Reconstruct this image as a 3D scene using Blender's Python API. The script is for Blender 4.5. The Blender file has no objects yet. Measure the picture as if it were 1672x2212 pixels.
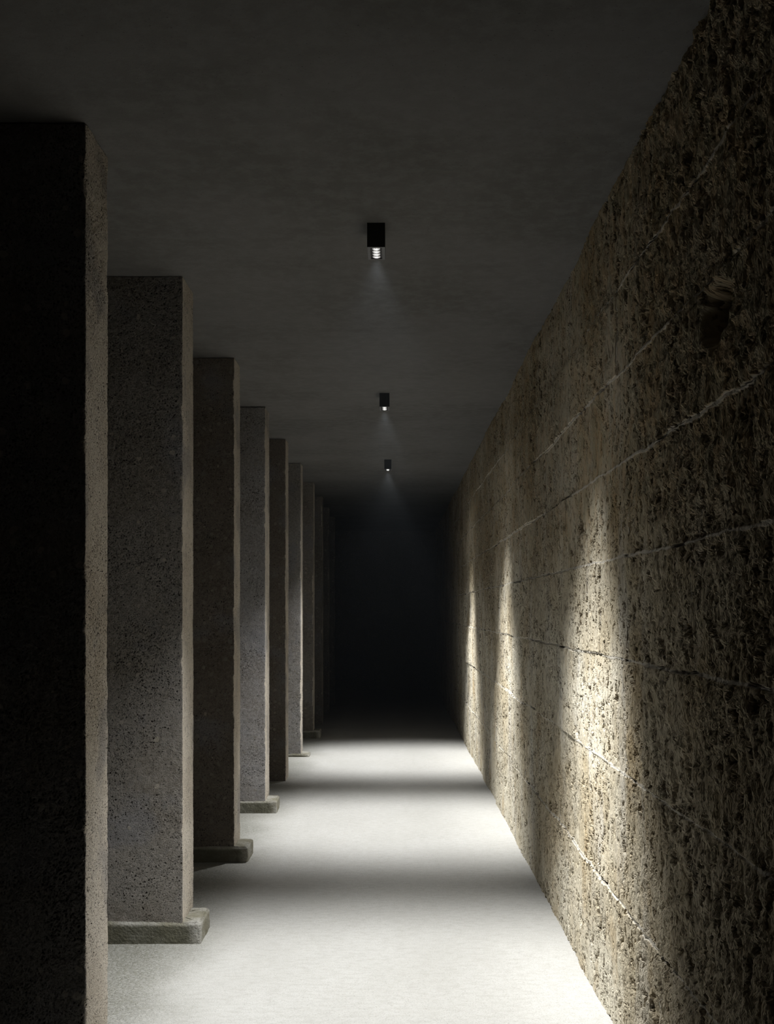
import bpy, math, random
import numpy as np

C = bpy.context.scene.collection
scene = bpy.context.scene
CEIL = 3.15          # ceiling height
EYE = 1.57           # camera height
K = 2.5              # metres of depth per unit used when the depths were read

# ------------------------------------------------------------------ camera
cam_d = bpy.data.cameras.new('camera')
cam_d.sensor_fit = 'HORIZONTAL'
cam_d.sensor_width = 36.0
cam_d.lens = 2500.0 / 1672.0 * 36.0
cam_d.shift_x = -15.0 / 1672.0
cam_d.shift_y = 213.0 / 1672.0
cam_d.clip_end = 200
cam = bpy.data.objects.new('camera', cam_d)
C.objects.link(cam)
cam.location = (0, 0, EYE)
cam.rotation_euler = (math.pi / 2, 0, 0)
scene.camera = cam

# ------------------------------------------------------------------ world, exposure
world = bpy.data.worlds.new('world')
scene.world = world
world.use_nodes = True
world.node_tree.nodes['Background'].inputs[0].default_value = (0.0, 0.0, 0.0, 1)
world.node_tree.nodes['Background'].inputs[1].default_value = 0.0
vs = scene.view_settings
vs.view_transform = 'Standard'
vs.look = 'None'
vs.gamma = 1.0
vs.use_curve_mapping = False
vs.exposure = 0.0
scene.cycles.max_bounces = 8
scene.cycles.diffuse_bounces = 4
scene.cycles.use_adaptive_sampling = True
scene.cycles.adaptive_threshold = 0.04
scene.cycles.use_light_tree = False
scene.cycles.glossy_bounces = 3
scene.cycles.volume_bounces = 0
scene.cycles.sample_clamp_indirect = 4.0
LAMP_POWER = 610.0      # of each downlight
HAZE = 0.0006
BEAM_SIGN, BEAM_SHIFT, BEAM_WING, BEAM_SKIRT = 1.0, 3.0, 1.4, 0.016


# ------------------------------------------------------------------ helpers
def put(o, label=None, cat=None, group=None, kind=None):
    if label: o['label'] = label
    if cat: o['category'] = cat
    if group: o['group'] = group
    if kind: o['kind'] = kind
    return o


def mesh_obj(name, verts, faces, mat=None, parent=None, smooth=True, tc=None):
    me = bpy.data.meshes.new(name)
    v = np.asarray(verts, dtype=np.float32)
    f = np.asarray(faces, dtype=np.int32)
    n, k = f.shape
    me.vertices.add(len(v)); me.vertices.foreach_set('co', v.ravel())
    me.loops.add(n * k); me.loops.foreach_set('vertex_index', f.ravel())
    me.polygons.add(n)
    me.polygons.foreach_set('loop_start', np.arange(0, n * k, k, dtype=np.int32))
    me.polygons.foreach_set('use_smooth', np.full(n, smooth, dtype=bool))
    me.update(calc_edges=True)
    if tc is not None:
        a = me.attributes.new('tc', 'FLOAT_VECTOR', 'POINT')
        a.data.foreach_set('vector', np.asarray(tc, dtype=np.float32).ravel())
    if mat: me.materials.append(mat)
    o = bpy.data.objects.new(name, me)
    C.objects.link(o)
    if parent: o.parent = parent
    return o


def grid_faces(nu, nv, wrap_u=False):
    """quads of a vertex grid, index = v*nu + u"""
    uu = np.arange(nu if wrap_u else nu - 1)
    vv = np.arange(nv - 1)
    U, V = np.meshgrid(uu, vv)
    U1 = (U + 1) % nu
    return np.stack([V * nu + U, V * nu + U1, (V + 1) * nu + U1, (V + 1) * nu + U], -1).reshape(-1, 4)


def _hash(ix, iy, iz, seed):
    h = (ix.astype(np.int64) * 374761393 + iy.astype(np.int64) * 668265263 + iz.astype(np.int64) * 2147483647 + seed * 974634777) & 0xffffffff
    h = ((h ^ (h >> 13)) * 1274126177) & 0xffffffff
    return ((h ^ (h >> 16)) & 0xffff) / 65535.0


def vnoise(x, y, z, seed=0):
    """value noise in -1..1"""
    x, y, z = np.broadcast_arrays(np.asarray(x, float), np.asarray(y, float), np.asarray(z, float))
    fx, fy, fz = np.floor(x), np.floor(y), np.floor(z)
    ix, iy, iz = fx.astype(np.int64), fy.astype(np.int64), fz.astype(np.int64)
    tx, ty, tz = x - fx, y - fy, z - fz
    tx = tx * tx * (3 - 2 * tx); ty = ty * ty * (3 - 2 * ty); tz = tz * tz * (3 - 2 * tz)
    r = 0
    for a in (0, 1):
        for b in (0, 1):
            for c in (0, 1):
                w = (tx if a else 1 - tx) * (ty if b else 1 - ty) * (tz if c else 1 - tz)
                r = r + w * _hash(ix + a, iy + b, iz + c, seed)
    return r * 2 - 1


def fbm(x, y, z, seed=0, octs=4, rough=0.5):
    r, amp, tot = 0, 1.0, 0
    for i in range(octs):
        r = r + amp * vnoise(np.asarray(x) * 2 ** i, np.asarray(y) * 2 ** i, np.asarray(z) * 2 ** i, seed + 17 * i)
        tot += amp; amp *= rough
    return r / tot


def box_arrays(x0, x1, y0, y1, z0, z1):
    v = [(x, y, z) for z in (z0, z1) for y in (y0, y1) for x in (x0, x1)]
    f = [(0, 2, 3, 1), (4, 5, 7, 6), (0, 1, 5, 4), (2, 6, 7, 3), (0, 4, 6, 2), (1, 3, 7, 5)]
    return v, f


def join_boxes(boxes):
    V, F = [], []
    for b in boxes:
        v, f = box_arrays(*b)
        F += [tuple(i + len(V) for i in q) for q in f]
        V += v
    return V, F


class NT:
    """small helper for building node trees"""
    def __init__(self, name):
        self.mat = bpy.data.materials.new(name)
        self.mat.use_nodes = True
        self.t = self.mat.node_tree
        self.bsdf = self.t.nodes['Principled BSDF']
        self.out = self.t.nodes['Material Output']

    def _in(self, sock, v):
        if v is None: return
        if isinstance(v, bpy.types.NodeSocket): self.t.links.new(v, sock)
        else: sock.default_value = v

    def attr(self, name='tc'):
        n = self.t.nodes.new('ShaderNodeAttribute'); n.attribute_name = name
        return n.outputs['Vector']

    def m(self, op, a, b=None, c=None, clamp=False):
        n = self.t.nodes.new('ShaderNodeMath'); n.operation = op; n.use_clamp = clamp
        self._in(n.inputs[0], a); self._in(n.inputs[1], b)
        if c is not None: self._in(n.inputs[2], c)
        return n.outputs[0]

    def vm(self, op, a, b=None):
        n = self.t.nodes.new('ShaderNodeVectorMath'); n.operation = op
        self._in(n.inputs[0], a); self._in(n.inputs[1], b)
        return n.outputs[0]

    def sep(self, v):
        n = self.t.nodes.new('ShaderNodeSeparateXYZ'); self._in(n.inputs[0], v)
        return n.outputs[0], n.outputs[1], n.outputs[2]

    def comb(self, x, y, z):
        n = self.t.nodes.new('ShaderNodeCombineXYZ')
        self._in(n.inputs[0], x); self._in(n.inputs[1], y); self._in(n.inputs[2], z)
        return n.outputs[0]

    def noise(self, v, scale, detail=4, rough=0.55, dist=0.0, color=False):
        n = self.t.nodes.new('ShaderNodeTexNoise')
        self._in(n.inputs['Vector'], v); n.inputs['Scale'].default_value = scale
        n.inputs['Detail'].default_value = detail; n.inputs['Roughness'].default_value = rough
        n.inputs['Distortion'].default_value = dist
        return n.outputs['Color' if color else 'Fac']

    def vor(self, v, scale, feature='F1', rand=1.0):
        n = self.t.nodes.new('ShaderNodeTexVoronoi'); n.feature = feature
        self._in(n.inputs['Vector'], v); n.inputs['Scale'].default_value = scale
        n.inputs['Randomness'].default_value = rand
        return n.outputs['Distance'], n.outputs.get('Color')

    def mr(self, v, a, b, c=0.0, d=1.0, smooth=True):
        n = self.t.nodes.new('ShaderNodeMapRange')
        n.interpolation_type = 'SMOOTHSTEP' if smooth else 'LINEAR'
        self._in(n.inputs[0], v); self._in(n.inputs[1], a); self._in(n.inputs[2], b)
        self._in(n.inputs[3], c); self._in(n.inputs[4], d)
        return n.outputs[0]

    def mix(self, f, a, b):
        n = self.t.nodes.new('ShaderNodeMix'); n.data_type = 'RGBA'
        ins = [s for s in n.inputs if s.type == 'RGBA']
        self._in(n.inputs[0], f)
        for s, c in zip(ins, (a, b)):
            self._in(s, (*c, 1) if isinstance(c, tuple) and len(c) == 3 else c)
        return [s for s in n.outputs if s.type == 'RGBA'][0]

    def height(self, h, mode, bump_dist=None):
        if mode == 'BUMP_NODE':
            n = self.t.nodes.new('ShaderNodeBump'); self._in(n.inputs['Height'], h)
            n.inputs['Distance'].default_value = 1.0; n.inputs['Strength'].default_value = 1.0
            self.t.links.new(n.outputs[0], self.bsdf.inputs['Normal'])
        else:
            n = self.t.nodes.new('ShaderNodeDisplacement'); self._in(n.inputs['Height'], h)
            n.inputs['Midlevel'].default_value = 0.0; n.inputs['Scale'].default_value = 1.0
            self.t.links.new(n.outputs[0], self.out.inputs['Displacement'])
            self.mat.displacement_method = mode

    def surf(self, color, rough=0.9, spec=0.2):
        self._in(self.bsdf.inputs['Base Color'], (*color, 1) if isinstance(color, tuple) else color)
        self._in(self.bsdf.inputs['Roughness'], rough)
        self.bsdf.inputs['Specular IOR Level'].default_value = spec
        return self.mat


# ------------------------------------------------------------------ materials
JOINTS = [EYE + v for v in (1.185, 0.87, 0.535, 0.195, -0.175, -0.59, -1.07)]


def mat_travertine():
    t = NT('rough_travertine')
    p = t.attr()
    x, y, z = t.sep(p)
    wob = t.m('MULTIPLY', t.m('SUBTRACT', t.noise(p, 2.0, 5, 0.55), 0.5), 0.045)
    # horizontal joints: nearest distance of the wobbly height to a course line
    zw = t.m('ADD', z, wob)
    d = None
    for zj in JOINTS:
        dj = t.m('ABSOLUTE', t.m('SUBTRACT', zw, zj))
        d = dj if d is None else t.m('MINIMUM', d, dj)
    # vertical joints: block number along y shifted per course
    bounds = [0.0] + sorted(JOINTS) + [4.0]
    course = None
    for zj in sorted(JOINTS):
        s = t.m('GREATER_THAN', zw, zj)
        course = s if course is None else t.m('ADD', course, s)
    shift = t.m('MULTIPLY', course, 0.613)
    yy = t.m('ADD', t.m('ADD', y, t.m('MULTIPLY', wob, 0.7)), shift)
    per = 1.45
    fr = t.m('FRACT', t.m('DIVIDE', yy, per))
    dv = t.m('MULTIPLY', t.m('ABSOLUTE', t.m('SUBTRACT', fr, 0.5)), per)
    dv2 = t.m('ADD', dv, 0.004)
    bid = t.m('FLOOR', t.m('ADD', t.m('DIVIDE', yy, per), 0.5))
    wn = t.t.nodes.new('ShaderNodeTexWhiteNoise'); wn.noise_dimensions = '3D'
    t.t.links.new(t.comb(bid, course, 3.7), wn.inputs['Vector'])
    brand = wn.outputs['Value']
    dd = t.m('MINIMUM', d, dv2)
    wid = t.mr(t.noise(p, 9.0, 3), 0.35, 0.7, 0.0008, 0.0045)
    joint = t.mr(dd, wid, t.m('ADD', wid, 0.005), 1.0, 0.0)
    crack = t.m('MULTIPLY', t.mr(t.m('ABSOLUTE', t.m('SUBTRACT', dd, 0.003)), 0.0, 0.004, 1.0, 0.0), t.mr(t.noise(p, 2.2, 2), 0.54, 0.62))
    # relief
    q = t.comb(0.0, t.m('MULTIPLY', y, 1.0), t.m('MULTIPLY', z, 0.62))
    warp = t.vm('SCALE', t.vm('SUBTRACT', t.noise(q, 5.0, 3, 0.6, color=True), (0.5, 0.5, 0.5)))
    warp.node.inputs['Scale'].default_value = 0.16
    qw = t.vm('ADD', q, warp)
    big = t.m('MULTIPLY', t.m('SUBTRACT', t.noise(p, 1.1, 3, 0.5), 0.5), 0.05)
    blk = t.m('MULTIPLY', t.m('SUBTRACT', brand, 0.5), 0.014)
    ruggd = t.noise(qw, 13.0, 5, 0.66)
    # torn, heavily worn area nearer the viewer, also painted darker as shade, smoother sawn blocks further on
    torn_shaded = t.m('MULTIPLY', t.mr(t.noise(p, 0.9, 3, 0.5), 0.52, 0.72), 1.0)
    torn_shaded = t.m('MAXIMUM', torn_shaded, t.mr(y, 3.2, 4.6, 1.0, 0.0))
    rug_amp = t.m('ADD', 0.016, t.m('MULTIPLY', torn_shaded, 0.046))
    rug = t.m('MULTIPLY', t.m('SUBTRACT', ruggd, 0.5), rug_amp)
    fibre = t.noise(t.comb(0.0, t.m('MULTIPLY', y, 1.3), t.m('MULTIPLY', z, 0.45)), 46.0, 3, 0.62, 0.6)
    rug = t.m('ADD', rug, t.m('MULTIPLY', t.m('SUBTRACT', fibre, 0.5), t.m('ADD', 0.006, t.m('MULTIPLY', torn_shaded, 0.010))))
    pmask = t.mr(t.noise(p, 2.6, 3, 0.6), 0.36, 0.58)
    pitn = t.noise(qw, 30.0, 3, 0.55)
    pit = t.m('MULTIPLY', t.mr(pitn, 0.54, 0.61), t.m('ADD', 0.35, t.m('MULTIPLY', pmask, 0.65)))
    fine = t.m('MULTIPLY', t.mr(t.noise(qw, 95.0, 2, 0.5), 0.56, 0.63), pmask)
    goug = t.mr(t.noise(qw, 7.5, 4, 0.6), 0.60, 0.68)
    # one deep broken-out hollow high up near the viewer
    hy = t.m('MULTIPLY', t.m('SUBTRACT', y, 2.98), 6.6)
    hz = t.m('MULTIPLY', t.m('SUBTRACT', z, EYE + 0.765), 11.5)
    hd = t.m('SQRT', t.m('ADD', t.m('MULTIPLY', hy, hy), t.m('MULTIPLY', hz, hz)))
    hd = t.m('ADD', hd, t.m('MULTIPLY', t.m('SUBTRACT', t.noise(p, 9.0, 3), 0.5), 0.9))
    hole = t.mr(hd, 0.55, 1.05, 1.0, 0.0)
    h = t.m('ADD', t.m('ADD', big, blk), rug)
    h = t.m('SUBTRACT', h, t.m('MULTIPLY', pit, 0.015))
    h = t.m('SUBTRACT', h, t.m('MULTIPLY', fine, 0.006))
    h = t.m('SUBTRACT', h, t.m('MULTIPLY', goug, 0.022))
    h = t.m('SUBTRACT', h, t.m('MULTIPLY', hole, t.m('ADD', 0.06, t.m('MULTIPLY', ruggd, 0.06))))
    # mortar fills the joints nearly flush, the crack is open
    mort = t.m('SUBTRACT', t.m('ADD', big, t.m('MULTIPLY', rug, 0.35)), 0.003)
    hm = t.t.nodes.new('ShaderNodeMix')
    joint = t.m('MULTIPLY', joint, t.m('SUBTRACT', 1.0, hole))
    t._in(hm.inputs[0], joint); t._in(hm.inputs[2], h); t._in(hm.inputs[3], mort)
    h = t.m('SUBTRACT', hm.outputs[0], t.m('MULTIPLY', crack, 0.014))
    t.height(h, 'BOTH')
    # colour of the stone, with shade painted into its near part
    big_c = t.mr(t.noise(p, 1.7, 5, 0.6), 0.35, 0.68)
    c = t.mix(big_c, (0.77, 0.72, 0.59), (0.56, 0.48, 0.335))
    ochre = t.mr(t.noise(t.comb(2.0, y, t.m('MULTIPLY', z, 0.6)), 3.1, 5, 0.65), 0.52, 0.72)
    c = t.mix(t.m('MULTIPLY', ochre, 0.6), c, (0.44, 0.31, 0.15))
    grey = t.mr(t.noise(t.comb(7.0, t.m('MULTIPLY', y, 1.6), t.m('MULTIPLY', z, 0.5)), 2.0, 4, 0.6), 0.52, 0.66)
    c = t.mix(t.m('MULTIPLY', grey, 0.45), c, (0.66, 0.65, 0.62))
    c = t.mix(t.m('MULTIPLY', brand, 0.35), c, (0.50, 0.45, 0.34))
    c = t.mix(t.m('MULTIPLY', torn_shaded, 0.66), c, t.mix(fibre, (0.40, 0.33, 0.215), (0.27, 0.215, 0.13)))  # near end browned darker: shade put into the colour
    # the upper courses carry an old brown and rusty weathering crust
    crust = t.m('MULTIPLY', t.mr(t.m('ADD', z, t.m('MULTIPLY', t.m('SUBTRACT', ruggd, 0.5), 0.9)), EYE + 0.12, EYE + 0.50, 0.0, 0.62), t.mr(big_c, 0.0, 1.0, 0.75, 1.0))
    c = t.mix(crust, c, t.mix(t.mr(t.noise(qw, 17.0, 3, 0.6), 0.42, 0.60), (0.27, 0.225, 0.13), (0.36, 0.235, 0.105)))
    dirt = t.m('MULTIPLY', t.m('MAXIMUM', pit, t.m('MULTIPLY', fine, 0.8)), 0.82)
    c = t.mix(dirt, c, (0.12, 0.085, 0.042))
    c = t.mix(t.m('MULTIPLY', goug, 0.5), c, (0.20, 0.155, 0.095))
    c = t.mix(t.m('MULTIPLY', joint, 0.45), c, (0.62, 0.61, 0.58))
    c = t.mix(t.m('MULTIPLY', crack, 0.7), c, (0.08, 0.07, 0.06))
    return t.surf(c, 0.88, 0.25)


def mat_pitted():
    t = NT('pitted_conglomerate')
    p = t.attr()
    w = t.vm('SCALE', t.vm('SUBTRACT', t.noise(p, 22.0, 2, 0.5, color=True), (0.5, 0.5, 0.5)))
    w.node.inputs['Scale'].default_value = 0.026
    pw = t.vm('ADD', p, w)
    d1, c1 = t.vor(pw, 76.0)
    r1 = t.sep(c1)[0]
    dens = t.mr(t.noise(p, 4.0, 3, 0.6), 0.32, 0.60, 0.55, 1.0)
    rad = t.m('MULTIPLY', t.m('MULTIPLY', t.mr(r1, 0.0, 1.0, 0.0, 0.40, False), dens), 1.0)
    pit1 = t.mr(d1, t.m('MULTIPLY', rad, 0.6), t.m('ADD', rad, 0.03), 1.0, 0.0)
    pit1 = t.m('MULTIPLY', pit1, t.m('GREATER_THAN', rad, 0.05))
    pit2 = t.m('MULTIPLY', t.mr(t.noise(pw, 190.0, 2, 0.5), 0.55, 0.63), dens)
    pit = t.m('MAXIMUM', pit1, t.m('MULTIPLY', pit2, 0.65))
    peb_d, peb_c = t.vor(t.vm('ADD', p, w), 24.0)
    pr, pg, pb = t.sep(peb_c)
    peb = t.m('MULTIPLY', t.mr(peb_d, 0.28, 0.36, 1.0, 0.0), t.m('GREATER_THAN', pr, 0.72))
    grain = t.noise(p, 150.0, 3, 0.6)
    und = t.noise(p, 9.0, 4, 0.6)
    h = t.m('ADD', t.m('MULTIPLY', t.m('SUBTRACT', und, 0.5), 0.009), t.m('MULTIPLY', t.m('SUBTRACT', grain, 0.5), 0.0038))
    h = t.m('SUBTRACT', h, t.m('MULTIPLY', t.m('MULTIPLY', pit, 0.0060), t.m('SUBTRACT', 1.0, peb)))
    t.height(h, 'BOTH')
    cl = t.mr(t.noise(p, 2.3, 5, 0.62), 0.36, 0.66)
    c = t.mix(cl, (0.200, 0.191, 0.180), (0.150, 0.135, 0.116))
    c = t.mix(t.mr(t.noise(p, 60.0, 4, 0.7), 0.35, 0.7, 0.0, 0.65), c, (0.28, 0.265, 0.245))
    oc = t.t.nodes.new('ShaderNodeObjectInfo').outputs['Color']
    c = t.vm('MULTIPLY', c, oc)
    fc = t.t.nodes.new('ShaderNodeAttribute'); fc.attribute_name = 'pale_side'
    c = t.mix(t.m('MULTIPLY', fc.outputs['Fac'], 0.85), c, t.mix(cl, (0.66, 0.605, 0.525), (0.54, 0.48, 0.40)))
    blu = t.mr(t.noise(t.vm('ADD', p, (9.0, 3.0, 5.0)), 3.5, 3, 0.5), 0.52, 0.68, 0.0, 0.5)
    c = t.mix(blu, c, (0.19, 0.19, 0.205))
    c = t.mix(t.m('MULTIPLY', peb, 0.5), c, t.mix(pg, (0.13, 0.125, 0.12), (0.36, 0.33, 0.27)))
    c = t.mix(t.m('MULTIPLY', t.m('MULTIPLY', pit, 0.9), t.m('SUBTRACT', 1.0, peb)), c, (0.030, 0.024, 0.019))  # pits coloured near black, painting the shade of their depth
    return t.surf(c, 0.85, 0.3)


def mat_plinth():
    t = NT('weathered_limestone')
    p = t.attr()
    n1 = t.noise(p, 14.0, 6, 0.65)
    n2 = t.noise(p, 70.0, 4, 0.6)
    h = t.m('ADD', t.m('MULTIPLY', t.m('SUBTRACT', n1, 0.5), 0.010), t.m('MULTIPLY', t.m('SUBTRACT', n2, 0.5), 0.007))
    t.height(h, 'BOTH')
    c = t.mix(t.mr(t.noise(p, 6.0, 5, 0.6), 0.35, 0.65), (0.36, 0.355, 0.325), (0.21, 0.20, 0.15))
    c = t.mix(t.mr(n2, 0.52, 0.7, 0.0, 0.6), c, (0.12, 0.105, 0.08))
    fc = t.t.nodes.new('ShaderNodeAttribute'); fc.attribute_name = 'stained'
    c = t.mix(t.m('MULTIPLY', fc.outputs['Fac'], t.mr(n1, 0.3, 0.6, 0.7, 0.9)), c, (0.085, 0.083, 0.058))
    return t.surf(c, 0.85, 0.3)


def mat_floor():
    t = NT('pale_cast_floor')
    p = t.attr()
    x, y, z = t.sep(p)
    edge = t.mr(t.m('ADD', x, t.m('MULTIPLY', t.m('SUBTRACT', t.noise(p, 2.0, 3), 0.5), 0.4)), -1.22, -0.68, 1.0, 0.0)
    g = t.noise(p, 190.0, 3, 0.65)
    gl = t.noise(p, 80.0, 4, 0.65, 0.8)
    und = t.noise(p, 3.0, 4, 0.5)
    h = t.m('ADD', t.m('MULTIPLY', t.m('SUBTRACT', und, 0.5), 0.006), t.m('MULTIPLY', t.m('SUBTRACT', g, 0.5), 0.0030))
    h = t.m('ADD', h, t.m('MULTIPLY', t.m('MULTIPLY', t.m('SUBTRACT', gl, 0.5), 0.013), t.m('ADD', 0.18, edge)))
    t.height(h, 'BUMP_NODE')
    c = t.mix(t.mr(t.noise(t.comb(x, t.m('MULTIPLY', y, 0.6), 0.0), 2.6, 6, 0.6), 0.35, 0.65), (0.555, 0.553, 0.535), (0.525, 0.522, 0.502))
    c = t.mix(t.mr(t.noise(t.comb(t.m('MULTIPLY', x, 0.5), y, 0.0), 34.0, 6, 0.75), 0.42, 0.68, 0.0, 0.65), c, (0.43, 0.425, 0.40))
    c = t.mix(t.mr(g, 0.50, 0.66, 0.0, 0.5), c, (0.34, 0.335, 0.31))
    sp = t.mr(t.noise(p, 210.0, 2, 0.5), 0.63, 0.70)
    c = t.mix(t.m('MULTIPLY', sp, 0.6), c, (0.20, 0.185, 0.155))
    # dusty, greenish grey gravelly strip along the pillars, also darkened to paint the light's falloff
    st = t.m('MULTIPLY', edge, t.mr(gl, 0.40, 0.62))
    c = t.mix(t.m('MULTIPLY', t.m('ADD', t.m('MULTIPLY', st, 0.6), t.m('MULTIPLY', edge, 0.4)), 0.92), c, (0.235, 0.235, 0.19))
    return t.surf(c, 0.62, 0.35)


def mat_ceiling():
    t = NT('dark_cast_ceiling')
    p = t.attr()
    x, y, z = t.sep(p)
    st = t.noise(t.comb(t.m('MULTIPLY', x, 1.0), t.m('MULTIPLY', y, 0.9), 0.0), 13.0, 6, 0.72)
    cl = t.noise(p, 1.1, 4, 0.6)
    h = t.m('MULTIPLY', t.m('SUBTRACT', st, 0.5), 0.005)
    sp = t.mr(t.noise(p, 110.0, 2, 0.5), 0.70, 0.74)
    h = t.m('SUBTRACT', h, t.m('MULTIPLY', sp, 0.001))
    t.height(h, 'BUMP_NODE')
    c = t.mix(t.mr(cl, 0.35, 0.65), (0.155, 0.152, 0.146), (0.122, 0.119, 0.112))
    c = t.mix(t.mr(st, 0.40, 0.65, 0.0, 0.45), c, (0.19, 0.19, 0.183))
    c = t.mix(t.m('MULTIPLY', sp, 0.6), c, (0.03, 0.03, 0.028))
    return t.surf(c, 0.9, 0.2)


def mat_plain(name, col, rough=0.5, metal=0.0, spec=0.5):
    t = NT(name)
    t.bsdf.inputs['Metallic'].default_value = metal
    tc = t.t.nodes.new('ShaderNodeTexCoord').outputs['Object']
    n = t.noise(tc, 300.0, 3)
    r = t.mr(n, 0.3, 0.7, max(rough - 0.06, 0.02), rough + 0.06)
    return t.surf(tuple(col), r, spec)


def mat_lens():
    t = NT('lit_lens')
    tc = t.t.nodes.new('ShaderNodeTexCoord').outputs['Object']
    x, y, z = t.sep(tc)
    r = t.m('SQRT', t.m('ADD', t.m('MULTIPLY', x, x), t.m('MULTIPLY', y, y)))
    # faceted collimator: bright centre, slightly dimmer facets, dim rim
    ang = t.m('ARCTAN2', y, x)
    fac = t.m('ADD', 0.62, t.m('MULTIPLY', t.m('SINE', t.m('MULTIPLY', ang, 8.0)), 0.38))
    core = t.mr(r, 0.004, 0.009, 1.0, 0.0)
    rim = t.mr(r, 0.0105, 0.0158, 1.0, 0.25)
    s = t.m('MULTIPLY', t.m('MAXIMUM', core, t.m('MULTIPLY', fac, 0.75)), rim)
    t.t.links.new(t.m('MULTIPLY', s, 1.25), t.bsdf.inputs['Emission Strength'])
    t.bsdf.inputs['Emission Color'].default_value = (1.0, 0.99, 0.97, 1)
    return t.surf((0.8, 0.8, 0.8), 0.15, 0.5)


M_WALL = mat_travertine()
M_PILLAR = mat_pitted()
M_PLINTH = mat_plinth()
M_FLOOR = mat_floor()
M_CEIL = mat_ceiling()
M_BLACK = mat_plain('matt_black_coated_aluminium', (0.008, 0.008, 0.008), 0.6)
M_BEZEL = mat_plain('grey_anodised_rim', (0.11, 0.11, 0.112), 0.45, 0.0)
M_LENS = mat_lens()
M_LENS.cycles.emission_sampling = 'NONE'

# ------------------------------------------------------------------ setting
Y0, Y1 = -1.0, 23.0
XL, XR = -2.3, 0.822


def flat_grid(name, xs, ys, zfun, mat, flip=False):
    X, Y = np.meshgrid(xs, ys)
    Z = zfun(X, Y)
    v = np.stack([X, Y, Z], -1).reshape(-1, 3)
    f = grid_faces(len(xs), len(ys))
    if flip: f = f[:, ::-1]
    return put(mesh_obj(name, v, f, mat, tc=v), kind='structure')


flat_grid('floor', np.linspace(XL - 0.2, XR + 0.2, 90), np.linspace(Y0, Y1 + 0.2, 500),
          lambda X, Y: fbm(X * 1.5, Y * 1.5, 0, 3, 3) * 0.003 - 0.003, M_FLOOR)
flat_grid('ceiling', np.linspace(XL - 0.2, XR + 0.2, 60), np.linspace(Y0, Y1 + 0.2, 400),
          lambda X, Y: CEIL + 0.004 + fbm(X * 0.9, Y * 0.9, 0, 8, 3) * 0.003, M_CEIL, flip=True)

# right wall: fine sheet of stone, finer where it is close by
ys = [Y0]
while ys[-1] < Y1 + 0.1:
    ys.append(ys[-1] + max(0.0075, 0.0028 * ys[-1]) * (1.0 if ys[-1] > 2.2 else 5.0))
ys = np.array(ys)
zs = np.arange(-0.03, CEIL + 0.04, 0.0052)
Yg, Zg = np.meshgrid(ys, zs)
Xg = XR + 0.012 - Zg / CEIL * 0.014 + 0 * Yg
v = np.stack([Xg, Yg, Zg], -1).reshape(-1, 3)
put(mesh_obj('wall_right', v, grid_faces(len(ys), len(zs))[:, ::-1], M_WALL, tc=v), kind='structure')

# left wall behind the pillars and the far end
ys2 = np.arange(Y0, Y1 + 0.1, 0.05); zs2 = np.arange(-0.03, CEIL + 0.06, 0.05)
Yg, Zg = np.meshgrid(ys2, zs2)
v = np.stack([np.full_like(Yg, XL), Yg, Zg], -1).reshape(-1, 3)
put(mesh_obj('wall_left', v, grid_faces(len(ys2), len(zs2)), M_PILLAR, tc=v), kind='structure')
xs2 = np.arange(XL - 0.05, XR + 0.12, 0.05)
Xg, Zg = np.meshgrid(xs2, zs2)
v = np.stack([Xg, np.full_like(Xg, Y1), Zg], -1).reshape(-1, 3)
put(mesh_obj('wall_back', v, grid_faces(len(xs2), len(zs2)), M_PILLAR, tc=v), kind='structure')


# ------------------------------------------------------------------ pillars
def ring(w, d, step_fine, step_coarse):
    """perimeter of a w x d rectangle, counter-clockwise, origin at the front right
    corner; x runs to -w, y to +d. returns positions, outward diagonal of corners"""
    pts = []
    def seg(a, b, step):
        n = max(2, int(round(math.dist(a, b) / step)))
        for i in range(n):
            s = i / n
            pts.append((a[0] + (b[0] - a[0]) * s, a[1] + (b[1] - a[1]) * s))
    seg((-w, 0), (0, 0), step_fine)      # front
    seg((0, 0), (0, d), step_fine)       # side towards the passage
    seg((0, d), (-w, d), step_coarse)    # back
    seg((-w, d), (-w, 0), step_coarse)   # far side
    return np.array(pts)


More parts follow.
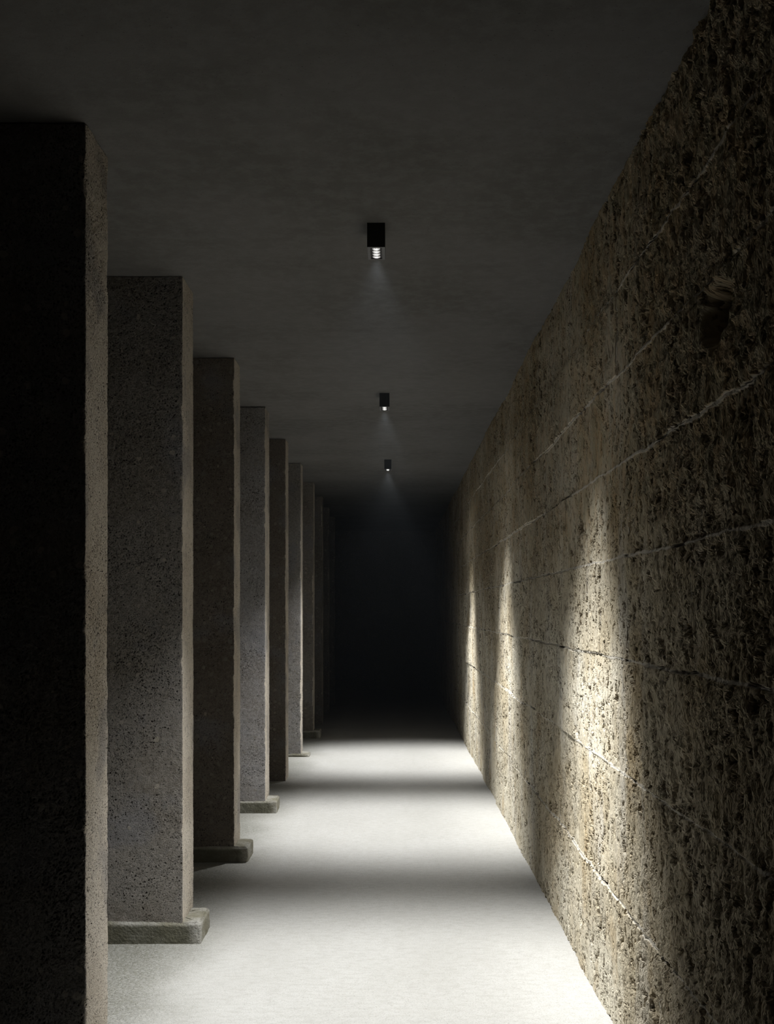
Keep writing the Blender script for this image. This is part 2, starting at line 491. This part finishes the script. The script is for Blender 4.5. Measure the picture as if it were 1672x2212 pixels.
def rounded_block(name, w, d, z0, z1, sf, sc, sz, mat, parent, seed, chip, rad, wob, cap=False):
    P = ring(w, d, sf, sc)
    zs = np.linspace(z0, z1, max(3, int((z1 - z0) / sz)))
    n = len(P)
    X = np.repeat(P[None, :, 0], len(zs), 0).copy()
    Y = np.repeat(P[None, :, 1], len(zs), 0).copy()
    Z = np.repeat(zs[:, None], n, 1)
    # round and chip the four vertical corners
    cx, cy = -w / 2, d / 2
    ax = w / 2 - np.abs(X - cx)          # distance inwards from the nearest x face
    ay = d / 2 - np.abs(Y - cy)
    r = rad + chip * np.clip(fbm(X * 3 + seed, Y * 3, Z * 14, seed, 4, 0.6) + 0.05, 0, 1) * 2.2
    tot = ax + ay
    k = np.clip((r - tot) / np.maximum(r, 1e-5), 0, 1)
    push = k * r * 0.30
    sx = np.sign(cx - X); sy = np.sign(cy - Y)
    X = X + sx * push; Y = Y + sy * push
    # slow waviness of the faces
    u = fbm(X * 2 + seed * 3, Y * 2, Z * 1.3, seed + 5, 4) * wob
    nx = np.where(ax < ay, -sx, 0); ny = np.where(ay <= ax, -sy, 0)
    X = X + nx * u; Y = Y + ny * u
    if cap:
        # soften the upper edge towards the top
        tz = np.clip((Z - (z1 - 0.012)) / 0.012, 0, 1)
        X = X + (cx - X) / (w / 2) * 0.012 * tz ** 2
        Y = Y + (cy - Y) / (d / 2) * 0.012 * tz ** 2
        Z = Z + fbm(X * 6 + seed, Y * 6, 0, seed + 9, 3) * 0.008 * np.clip((Z - z0) / (z1 - z0), 0, 1)
    V = np.stack([X, Y, Z], -1).reshape(-1, 3)
    F = grid_faces(n, len(zs), wrap_u=True)
    if cap:
        # rings closing the top, shrinking to the middle line
        last = V[-n:]
        rows = [V]
        m = 14
        for i in range(1, m + 1):
            s = i / m
            c = last.copy()
            inset = s * d * 0.5
            c[:, 0] = np.clip(c[:, 0], -w + inset, -inset)
            c[:, 1] = np.clip(c[:, 1], inset, d - inset)
            c[:, 2] = last[:, 2].mean() + (last[:, 2] - last[:, 2].mean()) * (1 - s) + 0.003 * (1 - (1 - s) ** 2)
            rows.append(c)
        V = np.concatenate(rows)
        F = grid_faces(n, len(zs) + m, wrap_u=True)
    tc = V + np.array([seed * 7.31, seed * 3.17, seed * 5.03])
    o = mesh_obj(name, V, F, mat, parent, tc=tc)
    # the face towards the passage is coloured paler and warmer than the others
    a = o.data.attributes.new('pale_side', 'FLOAT', 'POINT')
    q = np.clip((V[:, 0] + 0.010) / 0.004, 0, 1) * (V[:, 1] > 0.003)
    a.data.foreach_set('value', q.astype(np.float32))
    if cap:
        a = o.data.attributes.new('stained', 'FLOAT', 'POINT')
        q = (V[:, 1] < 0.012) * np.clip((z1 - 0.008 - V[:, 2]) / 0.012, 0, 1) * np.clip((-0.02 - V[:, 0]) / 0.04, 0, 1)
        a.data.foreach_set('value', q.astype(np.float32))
    return o


PW = 0.62
# stone hue of each front, with its shade or lamp light painted in
TONES = [(1.0, 1.0, 1.0), (1.0, 0.99, 0.97), (0.72, 0.66, 0.60), (1.30, 1.33, 1.42), (0.72, 0.66, 0.60), (1.15, 1.16, 1.18)] + [(0.85, 0.82, 0.78)] * 6
G = 'row of stone pillars along the left side'
pillars = [
    # k of the front face, face x, depth, plinth height (0 = none), label
    (1.502, -1.000, 0.290, 0.095, 'nearest stone pillar, its front black and unlit, cut off by the left edge'),
    (2.190, -1.000, 0.295, 0.095, 'pitted grey stone pillar on the largest visible low plinth, second nearest'),
    (2.897, -1.000, 0.285, 0.092, 'stone pillar with dark brown front on a shadowed low plinth, third nearest'),
    (3.597, -1.000, 0.300, 0.092, 'stone pillar with pale bluish grey front on a lit stubby plinth'),
    (4.272, -1.000, 0.290, 0.0, 'narrow dark-fronted stone pillar without plinth, just before the farthest bright pillar'),
    (4.975, -1.000, 0.260, 0.028, 'farthest brightly lit stone pillar, on a thin slab where the lit floor ends'),
    (5.700, -0.995, 0.290, 0.090, 'dim stone pillar first beyond the end of the lit floor'),
    (6.400, -0.995, 0.290, 0.0, 'faint dark stone pillar second beyond the end of the lit floor'),
    (7.080, -1.000, 0.290, 0.0, 'barely visible stone pillar third beyond the end of the lit floor'),
    (7.770, -1.000, 0.290, 0.0, 'nearly black stone pillar deepest in the darkness of the passage'),
]
for i, (k, fx, dep, ph, lab) in enumerate(pillars):
    root = bpy.data.objects.new('stone_pillar', None)
    C.objects.link(root)
    root.empty_display_size = 0.2
    root.location = (fx, k * K, 0)
    put(root, lab, 'pillar', G, 'thing')
    near = i < 2
    sf = 0.0045 if near else (0.007 if i < 5 else 0.012)
    sh = rounded_block('shaft', PW, dep, max(ph - 0.006, -0.008), CEIL, sf, 0.03 if near else 0.05, sf * 1.1,
                  M_PILLAR, root, i + 1, 0.009, 0.002, 0.0025)
    sh.color = TONES[i] + (1,)
    if ph > 0:
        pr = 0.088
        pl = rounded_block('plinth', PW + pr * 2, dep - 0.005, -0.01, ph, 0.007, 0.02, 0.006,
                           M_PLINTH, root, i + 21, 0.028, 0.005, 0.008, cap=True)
        pl.location = (pr, -0.012, 0)


# ------------------------------------------------------------------ downlights
def downlight(x, y, label):
    root = bpy.data.objects.new('ceiling_downlight', None)
    C.objects.link(root)
    root.location = (x, y, CEIL)
    root.empty_display_size = 0.1
    put(root, label, 'ceiling light', 'black box downlights in a row along the ceiling')
    W, L, H = 0.0365, 0.085, 0.094      # half width, half length, height
    w = 0.0035
    b = [(-W, W, -L, -L + w, -H, 0.006), (-W, W, L - w, L, -H, 0.006),
         (-W, -W + w, -L + w, L - w, -H, 0.006), (W - w, W, -L + w, L - w, -H, 0.006),
         (-W + w, W - w, -L + w, L - w, -0.012, 0.006)]
    v, f = join_boxes(b)
    mesh_obj('housing', v, f, M_BLACK, root, smooth=False)
    # rim around the opening
    z0, z1 = -H - 0.0012, -H + 0.002
    ix, iy = 0.0235, 0.0755
    v, f = join_boxes([(-W + .0006, W - .0006, -L + .0006, -iy, z0, z1), (-W + .0006, W - .0006, iy, L - .0006, z0, z1),
                       (-W + .0006, -ix, -iy, iy, z0, z1), (ix, W - .0006, -iy, iy, z0, z1)])
    mesh_obj('rim', v, f, M_BEZEL, root, smooth=False)
    # black tray that holds the optics
    v, f = join_boxes([(-ix, ix, -iy, iy, -H + 0.0035, -H + 0.007), (-ix - 0.002, -ix, -iy, iy, -H + 0.002, -H + 0.008),
                       (ix, ix + 0.002, -iy, iy, -H + 0.002, -H + 0.008)])
    mesh_obj('optic_tray', v, f, M_BLACK, root, smooth=False)
    # four round lenses in a row
    for j in range(4):
        R, n, m = 0.0165, 32, 6
        V = [(0, 0, -0.0032)]
        F = []
        for a in range(1, m + 1):
            rr = R * a / m
            for q in range(n):
                th = 2 * math.pi * q / n
                V.append((rr * math.cos(th), rr * math.sin(th), -0.0032 * (1 - (a / m) ** 2)))
        for q in range(n):
            th = 2 * math.pi * q / n
            V.append((R * math.cos(th), R * math.sin(th), 0.002))
        tris = [(0, 1 + (q + 1) % n, 1 + q) for q in range(n)]
        me_f = []
        for a in range(m):
            for q in range(n):
                i0 = 1 + a * n
                me_f.append((i0 + q, i0 + (q + 1) % n, i0 + n + (q + 1) % n, i0 + n + q))
        me = bpy.data.meshes.new('lens')
        me.from_pydata(V, [], tris + me_f)
        me.polygons.foreach_set('use_smooth', [True] * len(me.polygons))
        me.materials.append(M_LENS)
        o = bpy.data.objects.new('lens', me)
        C.objects.link(o); o.parent = root
        o.location = (0, (-1.5 + j) * 0.0360, -H + 0.0004)
    # the light these optics throw: a wide soft-edged beam straight down
    ld = bpy.data.lights.new('lamp_beam', 'SPOT')
    ld.energy = LAMP_POWER
    ld.spot_size = math.radians(168)
    ld.spot_blend = 0.0
    ld.shadow_soft_size = 0.022
    ld.color = (1.0, 0.998, 0.985)
    ld.use_nodes = True
    t = ld.node_tree
    em = t.nodes['Emission']
    tcn = t.nodes.new('ShaderNodeTexCoord')
    sep = t.nodes.new('ShaderNodeSeparateXYZ')
    t.links.new(tcn.outputs['Normal'], sep.inputs[0])
    def mn(op, p, q=None):
        n = t.nodes.new('ShaderNodeMath'); n.operation = op
        for sock, val in ((n.inputs[0], p), (n.inputs[1], q)):
            if val is None: continue
            if isinstance(val, bpy.types.NodeSocket): t.links.new(val, sock)
            else: sock.default_value = val
        return n.outputs[0]

    def ramp(val, lo_, hi_, a_, b_):
        n = t.nodes.new('ShaderNodeMapRange'); n.interpolation_type = 'SMOOTHSTEP'
        t.links.new(val, n.inputs[0])
        for i_, v_ in zip((1, 2, 3, 4), (lo_, hi_, a_, b_)): n.inputs[i_].default_value = v_
        return n.outputs[0]
    # photometric distribution: an oval beam, stronger towards the wall it washes,
    # with a weak skirt of spill light around it (angles in degrees)
    dn = mn('ABSOLUTE', sep.outputs[2])
    ax = mn('MULTIPLY', mn('ARCTAN2', sep.outputs[0], dn), BEAM_SIGN * 180 / math.pi)
    ay = mn('MULTIPLY', mn('ARCTAN2', sep.outputs[1], dn), 180 / math.pi)
    ex = mn('MULTIPLY', mn('SUBTRACT', ax, BEAM_SHIFT), ramp(ax, -14.0, 2.0, 0.84, 0.95))
    ey = mn('MULTIPLY', ay, 1.13)
    e = mn('SQRT', mn('ADD', mn('MULTIPLY', ex, ex), mn('MULTIPLY', ey, ey)))
    beam = mn('MULTIPLY', ramp(e, 13.5, 41.0, 1.0, 0.0), ramp(ax, 5.0, 20.0, 1.0, BEAM_WING))
    beam = mn('MULTIPLY', beam, ramp(ax, 23.0, 36.0, 1.0, 0.40))
    th = mn('MULTIPLY', mn('ARCCOSINE', dn), 180 / math.pi)
    skirt = mn('MULTIPLY', ramp(th, 25.0, 84.0, 1.0, 0.0), BEAM_SKIRT)
    t.links.new(mn('ADD', beam, skirt), em.inputs['Strength'])
    lo = bpy.data.objects.new('lamp_beam', ld)
    C.objects.link(lo); lo.parent = root
    lo.location = (0, 0, -H - 0.028)
    return root


downlight(-0.073, 1.925 * K, 'nearest and largest black box downlight, four lit lenses showing')
downlight(-0.069, 3.405 * K, 'middle black box downlight on the ceiling, between the largest and smallest')
downlight(-0.064, 4.890 * K, 'farthest and smallest black box downlight, before the ceiling goes dark')

# ------------------------------------------------------------------ haze in the passage
v, f = box_arrays(XL - 0.1, XR + 0.15, -0.9, Y1 + 0.1, -0.02, CEIL + 0.02)
hz = mesh_obj('haze', v, f, None, smooth=False)
hm = bpy.data.materials.new('thin_haze')
hm.use_nodes = True
t = hm.node_tree
t.nodes.remove(t.nodes['Principled BSDF'])
sc = t.nodes.new('ShaderNodeVolumeScatter')
sc.inputs['Color'].default_value = (0.80, 0.90, 1.0, 1)
sc.inputs['Density'].default_value = HAZE
sc.inputs['Anisotropy'].default_value = 0.0
t.links.new(sc.outputs[0], t.nodes['Material Output'].inputs['Volume'])
hz.data.materials.append(hm)
put(hz, 'thin bluish haze filling the passage, glowing beneath the downlights', 'haze', kind='stuff')
